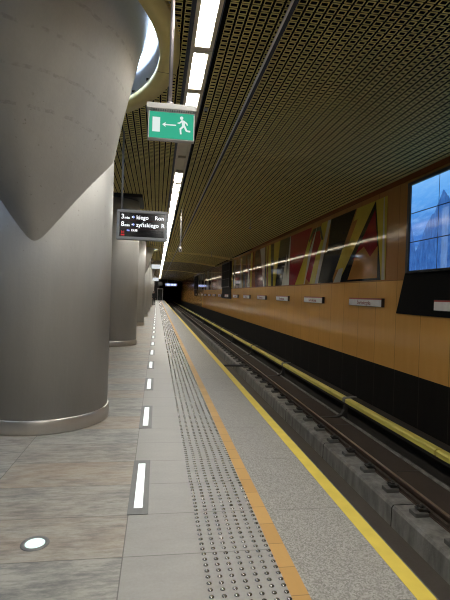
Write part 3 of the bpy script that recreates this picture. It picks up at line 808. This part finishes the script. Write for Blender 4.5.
t = thing('platform_mirror', 'dark box hanging from the ceiling above the platform end gate', 'signal box', (.45, YE-8, 2.9))
MB().box(.0, .95, YE-8.2, YE-7.8, 2.9, 3.6, 'blackmat', .03).done('body', t)
MB().cyl((.45, YE-8, 3.55), (.45, YE-8, CZ+.02), .04, 'blackmat', 10).done('hanger', t)

# --- person (dark clothes, standing by the far columns)
def person(px, py):
    t = thing('person', 'person in dark jacket and trousers standing by the far columns at the platform', 'person', (px, py, 0))
    b = MB()
    def cap(a, c, r1, r2, m='jacket'): b.cyl(a, c, r1, m, 14, r2); b.ball(a, r1, m, u=14, v=8); b.ball(c, r2, m, u=14, v=8)
    P = lambda x, y, z: (px+x, py+y, z)
    for s in (-1, 1):
        cap(P(.10*s, 0, .92), P(.105*s, -.01, .50), .095, .062); cap(P(.105*s, -.01, .50), P(.11*s, .02, .09), .062, .042)
        cap(P(.11*s, .03, .055), P(.12*s, -.15, .045), .05, .042)
        cap(P(.185*s, 0, 1.42), P(.235*s, .02, 1.13), .062, .047); cap(P(.235*s, .02, 1.13), P(.225*s, -.07, .88), .047, .034)
        cap(P(.225*s, -.07, .88), P(.222*s, -.09, .80), .034, .036)
        for k in range(4): cap(P((.222+.0)*s, -.075-.018*k, .795), P(.214*s, -.08-.019*k, .715+.008*abs(k-1.5)), .011, .008)
        cap(P(.21*s, -.11, .845), P(.195*s, -.135, .785), .012, .009)
    b.ball(P(0, 0, .95), .155, 'jacket', (1, .72, .8)); b.ball(P(0, 0, 1.15), .155, 'jacket', (1, .72, 1.4)); b.ball(P(0, 0, 1.36), .19, 'jacket', (1, .62, .72))
    cap(P(0, .01, 1.42), P(0, 0, 1.54), .06, .052); b.ball(P(0, -.01, 1.63), .098, 'jacket', (.82, 1, 1.22), 20, 14)
    b.ball(P(0, -.112, 1.615), .018, 'jacket', (.8, 1, 1.3)); 
    for s in (-1, 1): b.ball(P(.082*s, 0, 1.625), .022, 'jacket', (.4, .8, 1.3))
    o = b.done('body', t)
    md = o.modifiers.new('r', 'REMESH'); md.mode = 'VOXEL'; md.voxel_size = .011; md.use_smooth_shade = True
    dg = bpy.context.evaluated_depsgraph_get(); me = bpy.data.meshes.new_from_object(o.evaluated_get(dg)); o.modifiers.clear(); o.data = me
    me.materials.clear()
    for m in ('jacket', 'trousers', 'skin', 'shoe', 'hair'): me.materials.append(M[m])
    for f in me.polygons:
        x, y, z = f.center; ax = abs(x)
        i = 0
        if z < .085: i = 3
        elif z < .90 and ax < .19: i = 1
        if z > 1.50 or (z < .86 and ax > .19 and z > .6): i = 2
        if z > 1.60 and abs(ax-.032) < .012 and abs(z-1.635) < .008 and y < -.08: i = 4
        if abs(z-1.575) < .005 and ax < .025 and y < -.09: i = 4
        f.material_index = i
    b = MB(); b.ball(P(0, .012, 1.66), .106, 'hair', (.86, 1, 1.12), 20, 12)
    for v in list(b.b.verts):
        if v.co.y < py-.055 and v.co.z < 1.69: v.co.y = py-.05
        if v.co.z < 1.58: v.co.z = 1.58
    b.done('hair', t)
    t.rotation_euler = (0, 0, math.radians(35))
person(-.42, 57.)

# ------------------------------------------------------------------ world, camera, colour
w = bpy.data.worlds.new('W'); S.world = w; w.use_nodes = True
w.node_tree.nodes['Background'].inputs[0].default_value = (.5, .5, .5, 1); w.node_tree.nodes['Background'].inputs[1].default_value = .02
cd = bpy.data.cameras.new('camera'); cam = bpy.data.objects.new('camera', cd); COL.objects.link(cam)
r = Vector((0.98834354, -0.14896491, 0.03140853)); u = Vector((-0.02927736, 0.01647842, 0.99943549)); f = Vector((0.14939838, 0.98870517, -0.01192504))
mt = Matrix((r, u, -f)).transposed().to_4x4(); mt.translation = (0, 0, 1.6); cam.matrix_world = mt
cd.sensor_fit = 'VERTICAL'; cd.sensor_height = 36; cd.sensor_width = 27; cd.lens = 27; cd.clip_start = .05; cd.clip_end = 300
S.camera = cam
S.cycles.filter_width = 1.1
S.view_settings.view_transform = 'Standard'; S.view_settings.look = 'None'; S.view_settings.gamma = 1; S.view_settings.use_curve_mapping = False
S.view_settings.exposure = 0.0
